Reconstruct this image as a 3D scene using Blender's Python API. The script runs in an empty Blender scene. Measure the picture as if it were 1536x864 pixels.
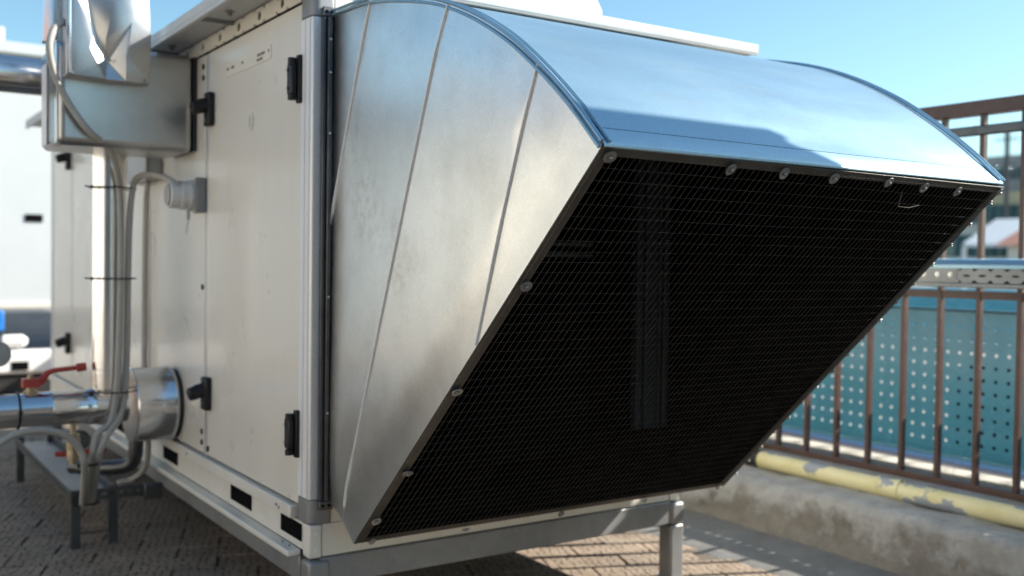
import bpy, math, random
from mathutils import Vector, Matrix, noise
random.seed(7)
SC = bpy.context.scene
COL = SC.collection

# ------------------------------------------------------------------ camera
CAM_LOC = Vector((0, 0, 0.88))
YAW, PITCH, ROLL, FPX = math.radians(33.943), math.radians(1.461), math.radians(0.751), 1521.0
_f0 = Vector((math.sin(YAW), math.cos(YAW), 0)); _r0 = Vector((math.cos(YAW), -math.sin(YAW), 0)); _u0 = Vector((0, 0, 1))
FW = _f0*math.cos(PITCH) - _u0*math.sin(PITCH)
_up = _u0*math.cos(PITCH) + _f0*math.sin(PITCH)
RT = _r0*math.cos(ROLL) + _up*math.sin(ROLL)
UP = _up*math.cos(ROLL) - _r0*math.sin(ROLL)
cd = bpy.data.cameras.new('camera'); cam = bpy.data.objects.new('camera', cd); COL.objects.link(cam)
cam.matrix_world = Matrix(((RT.x, UP.x, -FW.x, 0), (RT.y, UP.y, -FW.y, 0), (RT.z, UP.z, -FW.z, 0.88), (0, 0, 0, 1)))
cd.sensor_width = 36; cd.lens = FPX/1536*36; cd.clip_start = .02; cd.clip_end = 6000
cd.dof.use_dof = True; cd.dof.focus_distance = 1.68; cd.dof.aperture_fstop = 3.2
SC.camera = cam

# ------------------------------------------------------------------ sky, sun, exposure
SUN = Vector((2.3, -1.0, 1.61)).normalized()          # towards the sun
w = bpy.data.worlds.new('World'); SC.world = w; w.use_nodes = True
nt = w.node_tree; bg = nt.nodes['Background']
sky = nt.nodes.new('ShaderNodeTexSky'); sky.sky_type = 'NISHITA'; sky.sun_disc = False
sky.sun_elevation = math.asin(SUN.z); sky.sun_rotation = math.atan2(SUN.x, SUN.y)
sky.air_density = 1.0; sky.dust_density = 0.6; sky.ozone_density = 1.6
tn = nt.nodes.new('ShaderNodeMix'); tn.data_type = 'RGBA'; tn.blend_type = 'MULTIPLY'; tn.inputs[0].default_value = 1
tn.inputs[7].default_value = (.84, 1.04, 1.02, 1)                     # the photograph's cyan sky balance
nt.links.new(sky.outputs[0], tn.inputs[6]); nt.links.new(tn.outputs[2], bg.inputs[0]); bg.inputs[1].default_value = 0.09
sl = bpy.data.lights.new('sun', 'SUN'); sl.energy = 5.0; sl.angle = math.radians(.53); sl.color = (1, .93, .83)
so = bpy.data.objects.new('sun', sl); COL.objects.link(so); so.rotation_euler = (-SUN).to_track_quat('-Z', 'Y').to_euler(); so.location = SUN*30
SC.view_settings.view_transform = 'Standard'; SC.view_settings.look = 'None'
SC.view_settings.gamma = 1; SC.view_settings.use_curve_mapping = False; SC.view_settings.exposure = 1.1

def at(px, py, ax, val):
    """photo pixel -> point on the world plane axis=val"""
    d = FW + RT*((px-768)/FPX) - UP*((py-432)/FPX)
    t = (val-CAM_LOC[ax])/d[ax]
    return CAM_LOC + d*t

# ------------------------------------------------------------------ materials
def newmat(name):
    m = bpy.data.materials.new(name); m.use_nodes = True
    n = m.node_tree.nodes; l = m.node_tree.links
    return m, n, l, n['Principled BSDF']
def ramp(n, l, src, a, b, p0=0., p1=1.):
    r = n.new('ShaderNodeValToRGB'); r.color_ramp.elements[0].color = (*a, 1) if len(a) == 3 else a
    r.color_ramp.elements[1].color = (*b, 1) if len(b) == 3 else b
    r.color_ramp.elements[0].position = p0; r.color_ramp.elements[1].position = p1
    l.new(src, r.inputs[0]); return r.outputs[0]
def coords(n, l, scale=(1, 1, 1), kind='pos'):
    mp = n.new('ShaderNodeMapping'); mp.inputs['Scale'].default_value = scale
    if kind == 'pos':
        g = n.new('ShaderNodeNewGeometry'); l.new(g.outputs['Position'], mp.inputs[0])
    else:
        g = n.new('ShaderNodeTexCoord'); l.new(g.outputs['Object'], mp.inputs[0])
    return mp.outputs[0]
def ntex(n, l, vec, scale, detail=4, rough=.55):
    t = n.new('ShaderNodeTexNoise'); t.inputs['Scale'].default_value = scale; t.inputs['Detail'].default_value = detail
    t.inputs['Roughness'].default_value = rough; l.new(vec, t.inputs['Vector']); return t.outputs['Fac']
def mixc(n, l, fac, a, b, mode='MIX'):
    m = n.new('ShaderNodeMix'); m.data_type = 'RGBA'; m.blend_type = mode
    if isinstance(fac, (int, float)): m.inputs[0].default_value = fac
    else: l.new(fac, m.inputs[0])
    for v, i in ((a, 6), (b, 7)):
        if isinstance(v, tuple): m.inputs[i].default_value = (*v, 1)
        else: l.new(v, m.inputs[i])
    return m.outputs[2]
def bump(n, l, p, src, strength=.2, dist=.002):
    b = n.new('ShaderNodeBump'); b.inputs['Strength'].default_value = strength; b.inputs['Distance'].default_value = dist
    l.new(src, b.inputs['Height']); l.new(b.outputs[0], p.inputs['Normal'])
def paint(name, col, rough=.4, var=.08, dirt=.12, scale=6, metal=0, bumps=.0, coat=0, dirtcol=(.25, .2, .15), spec=None, runs=0):
    m, n, l, p = newmat(name); v = coords(n, l)
    c = ramp(n, l, ntex(n, l, v, scale, 5), tuple(x*(1-var) for x in col), tuple(min(1, x*(1+var)) for x in col), .3, .7)
    d = ramp(n, l, ntex(n, l, v, scale*3.3, 8, .7), (0, 0, 0), (dirt,)*3, .5, .8)
    c = mixc(n, l, d, c, dirtcol)
    if runs:
        rn_ = ramp(n, l, ntex(n, l, coords(n, l, (6, 6, .8)), 2.2, 4, .55), (0, 0, 0), (runs,)*3, .5, .78)
        c = mixc(n, l, rn_, c, (.42, .37, .29))
    l.new(c, p.inputs['Base Color'])
    if spec is not None: p.inputs['Specular IOR Level'].default_value = spec
    l.new(ramp(n, l, ntex(n, l, v, scale*2, 5), (rough*.8,)*3, (min(1, rough*1.25),)*3, .3, .7), p.inputs['Roughness'])
    p.inputs['Metallic'].default_value = metal
    if coat: p.inputs['Coat Weight'].default_value = coat; p.inputs['Coat Roughness'].default_value = .12
    if bumps: bump(n, l, p, ntex(n, l, v, 180, 3), bumps, .001)
    return m
def galv(name, lo=.42, hi=.62, r0=.25, r1=.42, spangle=150, tint=(1, 1, 1), wear=.25, streak=None, wavy=0, metal=1, smudge=0):
    """hot dip galvanised sheet: spangle, cloudy oxide, scuffs"""
    m, n, l, p = newmat(name); v = coords(n, l, streak or (1, 1, 1))
    vo = n.new('ShaderNodeTexVoronoi'); vo.inputs['Scale'].default_value = spangle; l.new(coords(n, l), vo.inputs['Vector'])
    sp = n.new('ShaderNodeSeparateColor'); l.new(vo.outputs['Color'], sp.inputs[0])
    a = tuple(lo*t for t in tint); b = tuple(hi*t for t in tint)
    c1 = ramp(n, l, sp.outputs[0], tuple(x*1.06 for x in a), tuple(x*.97 for x in b))
    c2 = ramp(n, l, ntex(n, l, v, 4, 4, .5), a, b, .25, .75)
    c = mixc(n, l, .72, c1, c2)
    d = ramp(n, l, ntex(n, l, v, 11, 4, .55), (0, 0, 0), (wear*1.3,)*3, .45, .8)
    sk = ramp(n, l, ntex(n, l, coords(n, l), 420, 2, .6), (.91, .91, .91), (1.04, 1.04, 1.04), .35, .65)
    c = mixc(n, l, 1., mixc(n, l, d, c, (.30, .285, .26)), sk, 'MULTIPLY')
    if smudge:      # hand prints and rust bloom in a few places
        a1 = ramp(n, l, ntex(n, l, coords(n, l, (1, 1.6, .8)), 3.1, 3, .5), (0, 0, 0), (1, 1, 1), .60, .72)
        a2 = ramp(n, l, ntex(n, l, coords(n, l), 45, 6, .7), (0, 0, 0), (smudge,)*3, .40, .66)
        c = mixc(n, l, mixc(n, l, 1., a1, a2, 'MULTIPLY'), c, (.36, .31, .25))
    l.new(c, p.inputs['Base Color'])
    rr = mixc(n, l, .12, ramp(n, l, ntex(n, l, v, 5, 3), (r0,)*3, (r1,)*3, .3, .7), ramp(n, l, sp.outputs[1], (r0,)*3, (r1,)*3))
    l.new(rr, p.inputs['Roughness']); p.inputs['Metallic'].default_value = metal
    if wavy:
        bump(n, l, p, ntex(n, l, coords(n, l), 3.5, 2, .4), wavy, .02)
    return m
M = {}
M['cream'] = paint('cream_paint', (.78, .738, .645), .33, .02, .015, 4, coat=.3, runs=.10)
M['cream2'] = paint('cream_trim', (.74, .71, .63), .4, .04, .12, 5, runs=.15)
M['whitegrey'] = paint('white_sheet', (.56, .59, .60), .5, .03, .06, 1)
M['bluegrey'] = paint('blue_grey_sheet', (.27, .32, .36), .5, .05, .1, 1)
M['white'] = paint('white_paint', (.80, .80, .79), .4, .03, .08, 3)
M['whiteroof'] = paint('white_roof_sheet', (.52, .545, .55), .45, .03, .12, 4)
M['galv'] = galv('galvanised_sheet', .64, .80, .282, .315, spangle=110, wear=.2, wavy=.08, tint=(.97, .99, .975), metal=.97, smudge=.55)
M['galvsky'] = galv('galvanised_sky_tint', .52, .64, .33, .42, spangle=110, wear=.14, wavy=.03, tint=(.58, .89, 1.09), metal=.74, streak=(.5, 1.6, 1.6))  # blue of the reflected sky put into the base colour
M['galvdull'] = galv('galvanised_dull', .21, .33, .42, .6, 40, wear=.35, metal=.6, tint=(.97, 1, 1.03))
M['seam'] = paint('seam_highlight', (.86, .85, .82), .5, .05, .05, 20)  # pale colour stands in for light catching the seams
M['galvdark'] = galv('galvanised_aged', .10, .19, .38, .55, 45, tint=(.95, 1.0, 1.06))
M['alu'] = galv('aluminium_cladding', .70, .82, .15, .25, 15, wear=.06, wavy=.1)
M['aluflat'] = galv('aluminium_sheet', .42, .56, .29, .38, 12, wear=.3, wavy=.3)
M['aluframe'] = galv('aluminium_frame', .60, .70, .36, .46, 8, wear=.06, streak=(1, 1, .1), metal=.6)
M['bright'] = galv('zinc_bolt', .62, .75, .2, .3, 200)
M['black'] = paint('black_plastic', (.012, .012, .013), .42, .15, .04, 20, bumps=.1, spec=.35)
M['void'] = paint('hole_shade_black', (.005, .005, .005), .95, .1, 0, 5, spec=.05)  # flat black standing in for shade inside holes and slots
M['inner_shade'] = paint('interior_shade_black', (.004, .004, .0045), .95, .2, 0, 12, spec=.05)  # shade inside hood and casing put into a flat black
M['wire'] = paint('dark_wire', (.085, .078, .068), .5, .3, .2, 30, metal=.3)
M['flange'] = paint('dark_flange', (.09, .083, .075), .5, .2, .4, 20, metal=.5)
M['damper'] = paint('damper_grey', (.03, .04, .05), .5, .15, .1, 8)
M['conduit'] = paint('grey_conduit', (.40, .385, .35), .5, .08, .25, 10)
M['plastic'] = paint('grey_plastic', (.38, .38, .37), .45, .05, .15, 12)
M['clear'] = paint('pale_translucent_plastic', (.62, .62, .60), .15, .05, .1, 12, coat=.5)
M['red'] = paint('red_lever', (.42, .045, .03), .4, .12, .2, 20)
M['blue'] = paint('blue_plastic', (.02, .20, .62), .4, .1, .1, 12)
M['brass'] = paint('brass', (.42, .35, .24), .4, .15, .3, 30, metal=.8)
M['glass'] = paint('dark_glass', (.010, .016, .028), .25, .2, .0, 3, spec=.15)
M['teal'] = paint('teal_paint', (.09, .33, .44), .26, .06, .06, 3, coat=.4)
M['brown'] = paint('brown_paint', (.095, .054, .045), .4, .12, .2, 14, bumps=.15)
M['gapshade'] = paint('teal_gap_shade', (.03, .10, .13), .5, .1, .1, 4)  # shade of the gap above the panel, put into a dark teal
M['rubber'] = paint('black_tape', (.02, .02, .02), .6, .2, .1, 20)
M['sticker'] = paint('sticker', (.76, .72, .62), .45, .02, .05, 10)
M['ink'] = paint('ink', (.16, .14, .12), .6, .1, 0, 20)
M['emblem'] = paint('emblem', (.80, .775, .70), .4, .03, .05, 10)
M['render'] = paint('cream_render', (.64, .605, .54), .85, .08, .2, 2, bumps=.3)
M['greyrender'] = paint('grey_render', (.36, .345, .33), .85, .08, .2, .3)
M['ochre'] = paint('ochre_band', (.62, .50, .30), .8, .06, .15, .5)
M['brickred'] = paint('clay_roof', (.36, .17, .12), .8, .12, .25, 1)
M['winglass'] = paint('window_glass', (.05, .11, .12), .1, .3, .0, .5, coat=.5)
M['city'] = paint('city_ground', (.20, .19, .18), .9, .15, .2, .05)
M['bark'] = paint('bark', (.10, .07, .05), .9, .2, .2, 3)
M['leaf'] = paint('leaf', (.07, .13, .035), .6, .35, .1, 2)
M['mast'] = paint('mast_steel', (.08, .08, .09), .5, .2, .2, 3)
M['bolt'] = paint('dull_bolt', (.30, .30, .29), .4, .15, .2, 40, metal=.8)

def mat_yellow():
    m, n, l, p = newmat('peeling_yellow_paint'); v = coords(n, l, (1, .55, 1))
    f = ramp(n, l, ntex(n, l, v, 9.5, 5, .5), (0, 0, 0), (1, 1, 1), .52, .535)
    y = ramp(n, l, ntex(n, l, v, 20, 5), (.70, .62, .30), (.82, .76, .48), .3, .7)
    g = ramp(n, l, ntex(n, l, v, 30, 5), (.27, .30, .34), (.38, .41, .45), .3, .7)
    l.new(mixc(n, l, f, y, g), p.inputs['Base Color']); p.inputs['Roughness'].default_value = .5
    bump(n, l, p, f, -.4, .002); return m
M['yellow'] = mat_yellow()
def mat_cement(name, a, b, c, sc=3.0):
    m, n, l, p = newmat(name); v = coords(n, l)
    base = ramp(n, l, ntex(n, l, v, sc*2.2, 9, .68), a, b, .3, .72)
    st = ramp(n, l, ntex(n, l, v, sc*.7, 6, .6), (0, 0, 0), (1, 1, 1), .47, .60)
    fine = ramp(n, l, ntex(n, l, v, 160, 3, .7), (.78, .78, .78), (1.1, 1.1, 1.1), .3, .7)
    l.new(mixc(n, l, 1.0, mixc(n, l, st, base, c), fine, 'MULTIPLY'), p.inputs['Base Color']); p.inputs['Roughness'].default_value = .9
    bump(n, l, p, ntex(n, l, v, 70, 8, .7), .6, .006); return m
M['cement'] = mat_cement('cement_screed', (.15, .15, .147), (.24, .24, .235), (.19, .185, .175))
def mat_kerb():
    m, n, l, p = newmat('peeling_kerb_plaster'); v = coords(n, l)
    g = n.new('ShaderNodeNewGeometry'); s = n.new('ShaderNodeSeparateXYZ'); l.new(g.outputs['Position'], s.inputs[0])
    nz = ntex(n, l, v, 6, 8, .65)
    # old whitewash survives on the upper half, edge torn by noise
    ad = n.new('ShaderNodeMath'); ad.operation = 'MULTIPLY_ADD'; l.new(nz, ad.inputs[0]); ad.inputs[1].default_value = .42; l.new(s.outputs[2], ad.inputs[2])
    f = ramp(n, l, ad.outputs[0], (0, 0, 0), (1, 1, 1), .275, .325)
    white = ramp(n, l, ntex(n, l, v, 14, 8, .7), (.27, .265, .255), (.44, .435, .42), .3, .65)
    bare = ramp(n, l, ntex(n, l, v, 11, 9, .75), (.15, .135, .115), (.28, .255, .22), .3, .7)
    dark = ramp(n, l, ntex(n, l, v, 3.2, 7, .7), (0, 0, 0), (1, 1, 1), .60, .70)
    l.new(mixc(n, l, dark, mixc(n, l, f, bare, white), (.09, .085, .075)), p.inputs['Base Color']); p.inputs['Roughness'].default_value = .92
    ad2 = n.new('ShaderNodeMath'); ad2.operation = 'MULTIPLY_ADD'; l.new(f, ad2.inputs[0]); ad2.inputs[1].default_value = .5; l.new(ntex(n, l, v, 60, 8, .7), ad2.inputs[2])
    bump(n, l, p, ad2.outputs[0], .7, .006); return m
M['kerb'] = mat_kerb()
def mat_tile():
    m, n, l, p = newmat('ribbed_clay_tile'); v = coords(n, l); o = coords(n, l, (1, 1, 1), 'obj')
    oi = n.new('ShaderNodeObjectInfo')
    base = ramp(n, l, ntex(n, l, v, 9, 8, .7), (.22, .170, .125), (.36, .292, .225), .3, .7)
    tone = ramp(n, l, oi.outputs['Random'], (.92, .92, .92), (1.05, 1.03, 1.01))
    wv = n.new('ShaderNodeTexWave'); wv.bands_direction = 'X'; wv.inputs['Scale'].default_value = 14; wv.inputs['Distortion'].default_value = 5.0
    wv.inputs['Detail'].default_value = 3; wv.inputs['Detail Scale'].default_value = 2.5; l.new(o, wv.inputs['Vector'])
    brk = ramp(n, l, ntex(n, l, v, 38, 4, .6), (0, 0, 0), (1, 1, 1), .40, .56)
    gr = mixc(n, l, brk, (1., 1., 1.), ramp(n, l, wv.outputs['Fac'], (.30, .26, .23), (1, 1, 1), .05, .26))
    pit = ramp(n, l, ntex(n, l, v, 60, 6, .75), (.55, .52, .5), (1, 1, 1), .33, .48)
    c = mixc(n, l, 1., mixc(n, l, 1., base, tone, 'MULTIPLY'), mixc(n, l, 1., gr, pit, 'MULTIPLY'), 'MULTIPLY')
    l.new(c, p.inputs['Base Color']); p.inputs['Roughness'].default_value = .9
    ad = n.new('ShaderNodeMath'); ad.operation = 'MULTIPLY_ADD'; l.new(ntex(n, l, v, 90, 6, .7), ad.inputs[0]); ad.inputs[1].default_value = .6; l.new(gr, ad.inputs[2])
    bump(n, l, p, ad.outputs[0], .6, .003); return m
M['tile'] = mat_tile()
M['grout'] = mat_cement('grout', (.095, .078, .06), (.17, .14, .11), (.12, .10, .078))
M['deck'] = mat_cement('pale_roof_screed', (.22, .215, .205), (.31, .30, .285), (.25, .24, .225), .5)

# ------------------------------------------------------------------ mesh helpers
class MB:
    def __init__(s): s.v = []; s.f = []
    def add(s, vs, fs):
        b = len(s.v); s.v += [Vector(x) for x in vs]; s.f += [tuple(i+b for i in f) for f in fs]; return s
    def box(s, x0, x1, y0, y1, z0, z1):
        vs = [(x, y, z) for z in (z0, z1) for y in (y0, y1) for x in (x0, x1)]
        return s.add(vs, [(0, 2, 3, 1), (4, 5, 7, 6), (0, 1, 5, 4), (2, 6, 7, 3), (0, 4, 6, 2), (1, 3, 7, 5)])
    def prism(s, pts, ax, a, b):
        """extrude a 2D polygon (other two axes in order) along axis ax from a to b"""
        def mk(p, t): q = list(p); q.insert(ax, t); return q
        n = len(pts); vs = [mk(p, a) for p in pts]+[mk(p, b) for p in pts]
        fs = [tuple(range(n))[::-1], tuple(range(n, 2*n))]+[(i, (i+1) % n, n+(i+1) % n, n+i) for i in range(n)]
        return s.add(vs, fs)
    def rows(s, rr):
        n = len(rr[0]); return s.add([p for r in rr for p in r], [(j*n+i, j*n+i+1, (j+1)*n+i+1, (j+1)*n+i) for j in range(len(rr)-1) for i in range(n-1)])
    def strip(s, A, B):
        n = len(A); return s.add(list(A)+list(B), [(i, i+1, n+i+1, n+i) for i in range(n-1)])
    def tube(s, path, r, seg=12, cap=True, rib=None, wob=0):
        path = [Vector(p) for p in path]; n = len(path); rings = []
        T = [(path[min(i+1, n-1)]-path[max(i-1, 0)]).normalized() for i in range(n)]
        a = T[0].orthogonal().normalized()
        for i in range(n):
            a = (a-T[i]*a.dot(T[i])).normalized(); b = T[i].cross(a)
            rr = r[i] if isinstance(r, (list, tuple)) else r
            if rib: rr *= 1+(rib if i % 2 else -rib)
            rings += [path[i]+(a*math.cos(2*math.pi*k/seg)+b*math.sin(2*math.pi*k/seg))*rr for k in range(seg)]
        fs = [(i*seg+k, i*seg+(k+1) % seg, (i+1)*seg+(k+1) % seg, (i+1)*seg+k) for i in range(n-1) for k in range(seg)]
        if cap: fs += [tuple(range(seg))[::-1], tuple(range((n-1)*seg, n*seg))]
        return s.add(rings, fs)
    def cyl(s, p, q, r, seg=20, r2=None): return s.tube([p, q], [r, r2 or r], seg)
    def lathe(s, o, axis, prof, seg=28):
        """prof: (distance along axis, radius)"""
        o = Vector(o); axis = Vector(axis).normalized(); return s.tube2([(o+axis*t, r) for t, r in prof], axis, seg)
    def tube2(s, pr, axis, seg):
        a = axis.orthogonal().normalized(); b = axis.cross(a); n = len(pr)
        vs = [c+(a*math.cos(2*math.pi*k/seg)+b*math.sin(2*math.pi*k/seg))*r for c, r in pr for k in range(seg)]
        fs = [(i*seg+k, i*seg+(k+1) % seg, (i+1)*seg+(k+1) % seg, (i+1)*seg+k) for i in range(n-1) for k in range(seg)]
        fs += [tuple(range(seg))[::-1], tuple(range((n-1)*seg, n*seg))]
        return s.add(vs, fs)
    def perf(s, o, u, v, nu, nv, cu, cv, hu, hv, k=8, skip=None):
        """sheet of nu x nv cells, each with an elliptic hole (half sizes hu, hv)"""
        o = Vector(o); u = Vector(u); v = Vector(v)
        for i in range(nu):
            for j in range(nv):
                c = o+u*((i+.5)*cu)+v*((j+.5)*cv)
                if skip and skip(i, j):
                    s.add([c-u*cu/2-v*cv/2, c+u*cu/2-v*cv/2, c+u*cu/2+v*cv/2, c-u*cu/2+v*cv/2], [(0, 1, 2, 3)]); continue
                vs = []
                for t in range(k):
                    an = 2*math.pi*t/k; x, y = math.cos(an), math.sin(an); mx = max(abs(x), abs(y))
                    vs.append(c+u*(x/mx*cu/2)+v*(y/mx*cv/2))
                for t in range(k):
                    an = 2*math.pi*t/k; vs.append(c+u*(math.cos(an)*hu)+v*(math.sin(an)*hv))
                s.add(vs, [(t, (t+1) % k, k+(t+1) % k, k+t) for t in range(k)])
        return s
    def build(s, name, mat, parent=None, bevel=0, smooth=False, solid=0, label=None, seg=2, angle=35):
        lo = Vector([min(v[i] for v in s.v) for i in range(3)]); hi = Vector([max(v[i] for v in s.v) for i in range(3)])
        c = (lo+hi)/2
        me = bpy.data.meshes.new(name); me.from_pydata([v-c for v in s.v], [], s.f); me.update()
        me.materials.append(M[mat]); 
        if smooth: me.shade_smooth(); me.set_sharp_from_angle(angle=math.radians(angle))
        o = bpy.data.objects.new(name, me); COL.objects.link(o); o.location = c; WL[o.name] = c.copy()
        setpar(o, parent)
        if solid:
            m = o.modifiers.new('solid', 'SOLIDIFY'); m.thickness = solid; m.offset = 0
        if bevel:
            m = o.modifiers.new('bevel', 'BEVEL'); m.width = bevel; m.segments = seg; m.limit_method = 'ANGLE'; m.angle_limit = math.radians(40)
            me.shade_smooth(); me.set_sharp_from_angle(angle=math.radians(30))
        if label: o['label'] = label
        return o
WL = {}
def setpar(o, parent):
    if parent is not None:
        o.parent = parent; o.matrix_parent_inverse = Matrix.Translation(-WL[parent.name])
def tag(o, label, cat, group=None):
    o['label'] = label; o['category'] = cat
    if group: o['group'] = group
    return o
def thing(name, label, cat, loc, group=None):
    o = bpy.data.objects.new(name, None); o.empty_display_size = .05; COL.objects.link(o); o.location = loc; WL[o.name] = Vector(loc)
    return tag(o, label, cat, group)
def dup(o, off, parent=None):
    c = o.copy(); COL.objects.link(c); c.location = o.location+Vector(off); WL[c.name] = c.location.copy()
    if parent is not None: setpar(c, parent)
    return c
def copytree(o, off, parent=None):
    c = dup(o, off, parent)
    for ch in [x for x in o.children]: copytree(ch, off, c)
    return c
def struct(o): o['kind'] = 'structure'; return o
def spline(pts, n):
    pts = [Vector(p) for p in pts]; out = []
    P = [pts[0]*2-pts[1]]+pts+[pts[-1]*2-pts[-2]]
    for i in range(1, len(P)-2):
        m = max(2, round(n*(P[i+1]-P[i]).length/sum((b-a).length for a, b in zip(pts, pts[1:]))))
        for k in range(m):
            t = k/m; a, b, c, d = P[i-1:i+3]
            out.append(.5*((2*b)+(c-a)*t+(2*a-5*b+4*c-d)*t*t+(3*b-3*c+d-a)*t**3))
    return out+[pts[-1]]

# ------------------------------------------------------------------ setting: ground, roof deck, floor, kerb
XS, YF = .854, 2.041
def grid(x0, x1, y0, y1, z, nx, ny, fn=None):
    mb = MB(); vs = []
    for j in range(ny+1):
        for i in range(nx+1):
            x = x0+(x1-x0)*i/nx; y = y0+(y1-y0)*j/ny
            vs.append((x, y, z+(fn(x, y) if fn else 0)))
    return mb.add(vs, [(j*(nx+1)+i, j*(nx+1)+i+1, (j+1)*(nx+1)+i+1, (j+1)*(nx+1)+i) for j in range(ny) for i in range(nx)])
struct(grid(-3000, 3000, -3000, 3000, -11, 2, 2).build('ground', 'city'))
struct(MB().box(-9, 22, -7, 24, -10.99, -.012).build('roof_deck', 'deck', bevel=.02))
floor = struct(grid(-6, 2.24, -3, 11, 0, 4, 4).build('floor', 'grout'))
struct(grid(2.17, 2.62, -3, 11, .012, 12, 300, lambda x, y: .006*noise.noise((x*5, y*5, 0))+.035*max(0, (x-2.50)/.12)**3-.016*max(0, (2.235+.03*noise.noise((0, y*4, 3))-x)/.05)).build('cement_strip', 'cement', smooth=True))

# ribbed clay tiles laid askew to the unit
TA = math.radians(-20); TW, TL, TJ = .108, .232, .005
tu = Vector((math.cos(TA), math.sin(TA), 0)); tv = Vector((-math.sin(TA), math.cos(TA), 0))
tiles = []
for r in range(-40, 90):
    for c in range(-40, 40):
        p = tu*((c+(.5 if r % 2 else 0))*TL)+tv*(r*TW)
        if not (-3.2 < p.x < 2.2 and .6 < p.y < 8.2): continue
        d = p+Vector((0, 0, .005))-CAM_LOC; z = d.dot(FW)
        if z < .3: continue
        px = 768+FPX*d.dot(RT)/z; py = 432-FPX*d.dot(UP)/z
        vis = -60 < px < 1160 and 600 < py < 930 and (px < 480 or py > 780)
        tiles.append((0 if vis else 1, d.length, p))
tiles.sort(key=lambda t: (t[0], t[1]))
def tile_mb(o, u, v):
    a, b, e, h = (TL-.002)/2, (TW-TJ)/2, .0018, .006
    vs = [o-u*a-v*b, o+u*a-v*b, o+u*a+v*b, o-u*a+v*b]
    top = [o-u*(a-e)-v*(b-e), o+u*(a-e)-v*(b-e), o+u*(a-e)+v*(b-e), o-u*(a-e)+v*(b-e)]
    Z = Vector((0, 0, 1))
    return [q-Z*.002 for q in vs]+[q+Z*(h-.003) for q in vs]+[q+Z*h for q in top], \
        [(0, 1, 5, 4), (1, 2, 6, 5), (2, 3, 7, 6), (3, 0, 4, 7), (4, 5, 9, 8), (5, 6, 10, 9), (6, 7, 11, 10), (7, 4, 8, 11), (8, 9, 10, 11)]
vs, fs = tile_mb(Vector((0, 0, 0)), Vector((1, 0, 0)), Vector((0, 1, 0)))
tme = bpy.data.meshes.new('brick_tile'); tme.from_pydata(vs, [], fs); tme.materials.append(M['tile'])
rest = MB()
for i, (_, _, p) in enumerate(tiles):
    p = p+Vector((0, 0, random.uniform(-.001, .0015)))
    if i < 298:
        o = bpy.data.objects.new('brick_tile', tme); COL.objects.link(o); o.location = p
        o.rotation_euler = (random.gauss(0, .006), random.gauss(0, .004), TA+random.gauss(0, .008)); WL[o.name] = p; setpar(o, floor)
    else: rest.add(*tile_mb(p, tu, tv))
o = rest.build('brick_tiles', 'tile', floor); o['kind'] = 'stuff'

# loose grit on the tiles
mb = MB(); rg = random.Random(11)
for _ in range(420):
    x, y = rg.uniform(-.6, 2.2), rg.uniform(1.9, 5.5); r_ = rg.uniform(.0015, .005) if rg.random() < .93 else rg.uniform(.006, .011)
    a_ = rg.uniform(0, 6.28); c_, s_ = math.cos(a_)*r_, math.sin(a_)*r_; z_ = .006
    mb.add([(x+c_, y+s_, z_), (x-s_*.8, y+c_*.8, z_), (x-c_, y-s_, z_), (x+s_*.7, y-c_*.7, z_), (x+c_*.2, y+s_*.3, z_+r_*.9)], [(0, 1, 4), (1, 2, 4), (2, 3, 4), (3, 0, 4)])
o = mb.build('grit', 'cement'); o['kind'] = 'stuff'; o['label'] = 'loose grit scattered over the brown tiles'; o['category'] = 'grit'

# kerb: rough plastered upstand the railing stands on
mb = MB(); prof = [(2.50, -.02), (2.515, .018), (2.535, .045), (2.548, .08), (2.555, .12), (2.563, .145), (2.585, .160), (2.62, .166), (2.68, .168), (2.78, .17), (3.0, .17), (3.36, .168), (3.36, -.02)]
ny = 220; rows = []
pp = [];
for (a, b) in zip(prof, prof[1:]):
    for t in range(3): pp.append((a[0]+(b[0]-a[0])*t/3, a[1]+(b[1]-a[1])*t/3))
pp.append(prof[-1])
for j in range(ny+1):
    y = -2+12*j/ny; row = []
    for x, z in pp:
        d = .016*noise.noise((x*7, y*7, z*7))+.006*noise.noise((x*25, y*25, z*25))
        row.append((x-d, y, z+d*.8))
    rows.append(row)
mb.rows(rows)
struct(mb.build('kerb', 'kerb', smooth=True, angle=60))

# ------------------------------------------------------------------ support frame (galvanised stand)
fr = thing('support_frame', 'galvanised steel stand carrying the cream air handling unit', 'stand', (1.4, 3.55, 0))
BZ0, BZ1 = .17, .231
MB().box(XS, XS+.06, YF+.052, 5.08, BZ0, BZ1).build('side_beam', 'galvdull', fr, bevel=.004)
MB().box(1.89, 1.95, YF+.052, 5.08, BZ0, BZ1).build('side_beam', 'galvdull', fr, bevel=.004)
MB().box(XS+.028, 1.905, YF-.004, YF+.05, BZ0, BZ1+.002).build('end_beam', 'galvdull', fr, bevel=.004)
MB().box(XS, 1.95, 5.082, 5.13, BZ0, BZ1).build('end_beam', 'galvdull', fr, bevel=.004)
for x in (XS-.001, 1.902):
    for y in (YF-.008, 5.085):
        MB().box(x, x+.048, y, y+.05, -.002, BZ0-.003).build('leg', 'galvdull', fr, bevel=.006)
        MB().box(x-.001, x+.049, y-.002, y+.052, BZ0-.002, BZ1-.002).build('corner_joint', 'galvdull', fr, bevel=.01, seg=3)
        MB().box(x-.02, x+.068, y-.02, y+.07, .004, .012).build('foot_plate', 'galvdull', fr, bevel=.002)

# ------------------------------------------------------------------ air handling unit
U = thing('air_handling_unit', 'long cream air handling unit with a galvanised intake hood on its end', 'air handler', (1.4, 3.55, BZ1))
UE = 5.13; ZT = 1.48
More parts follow.
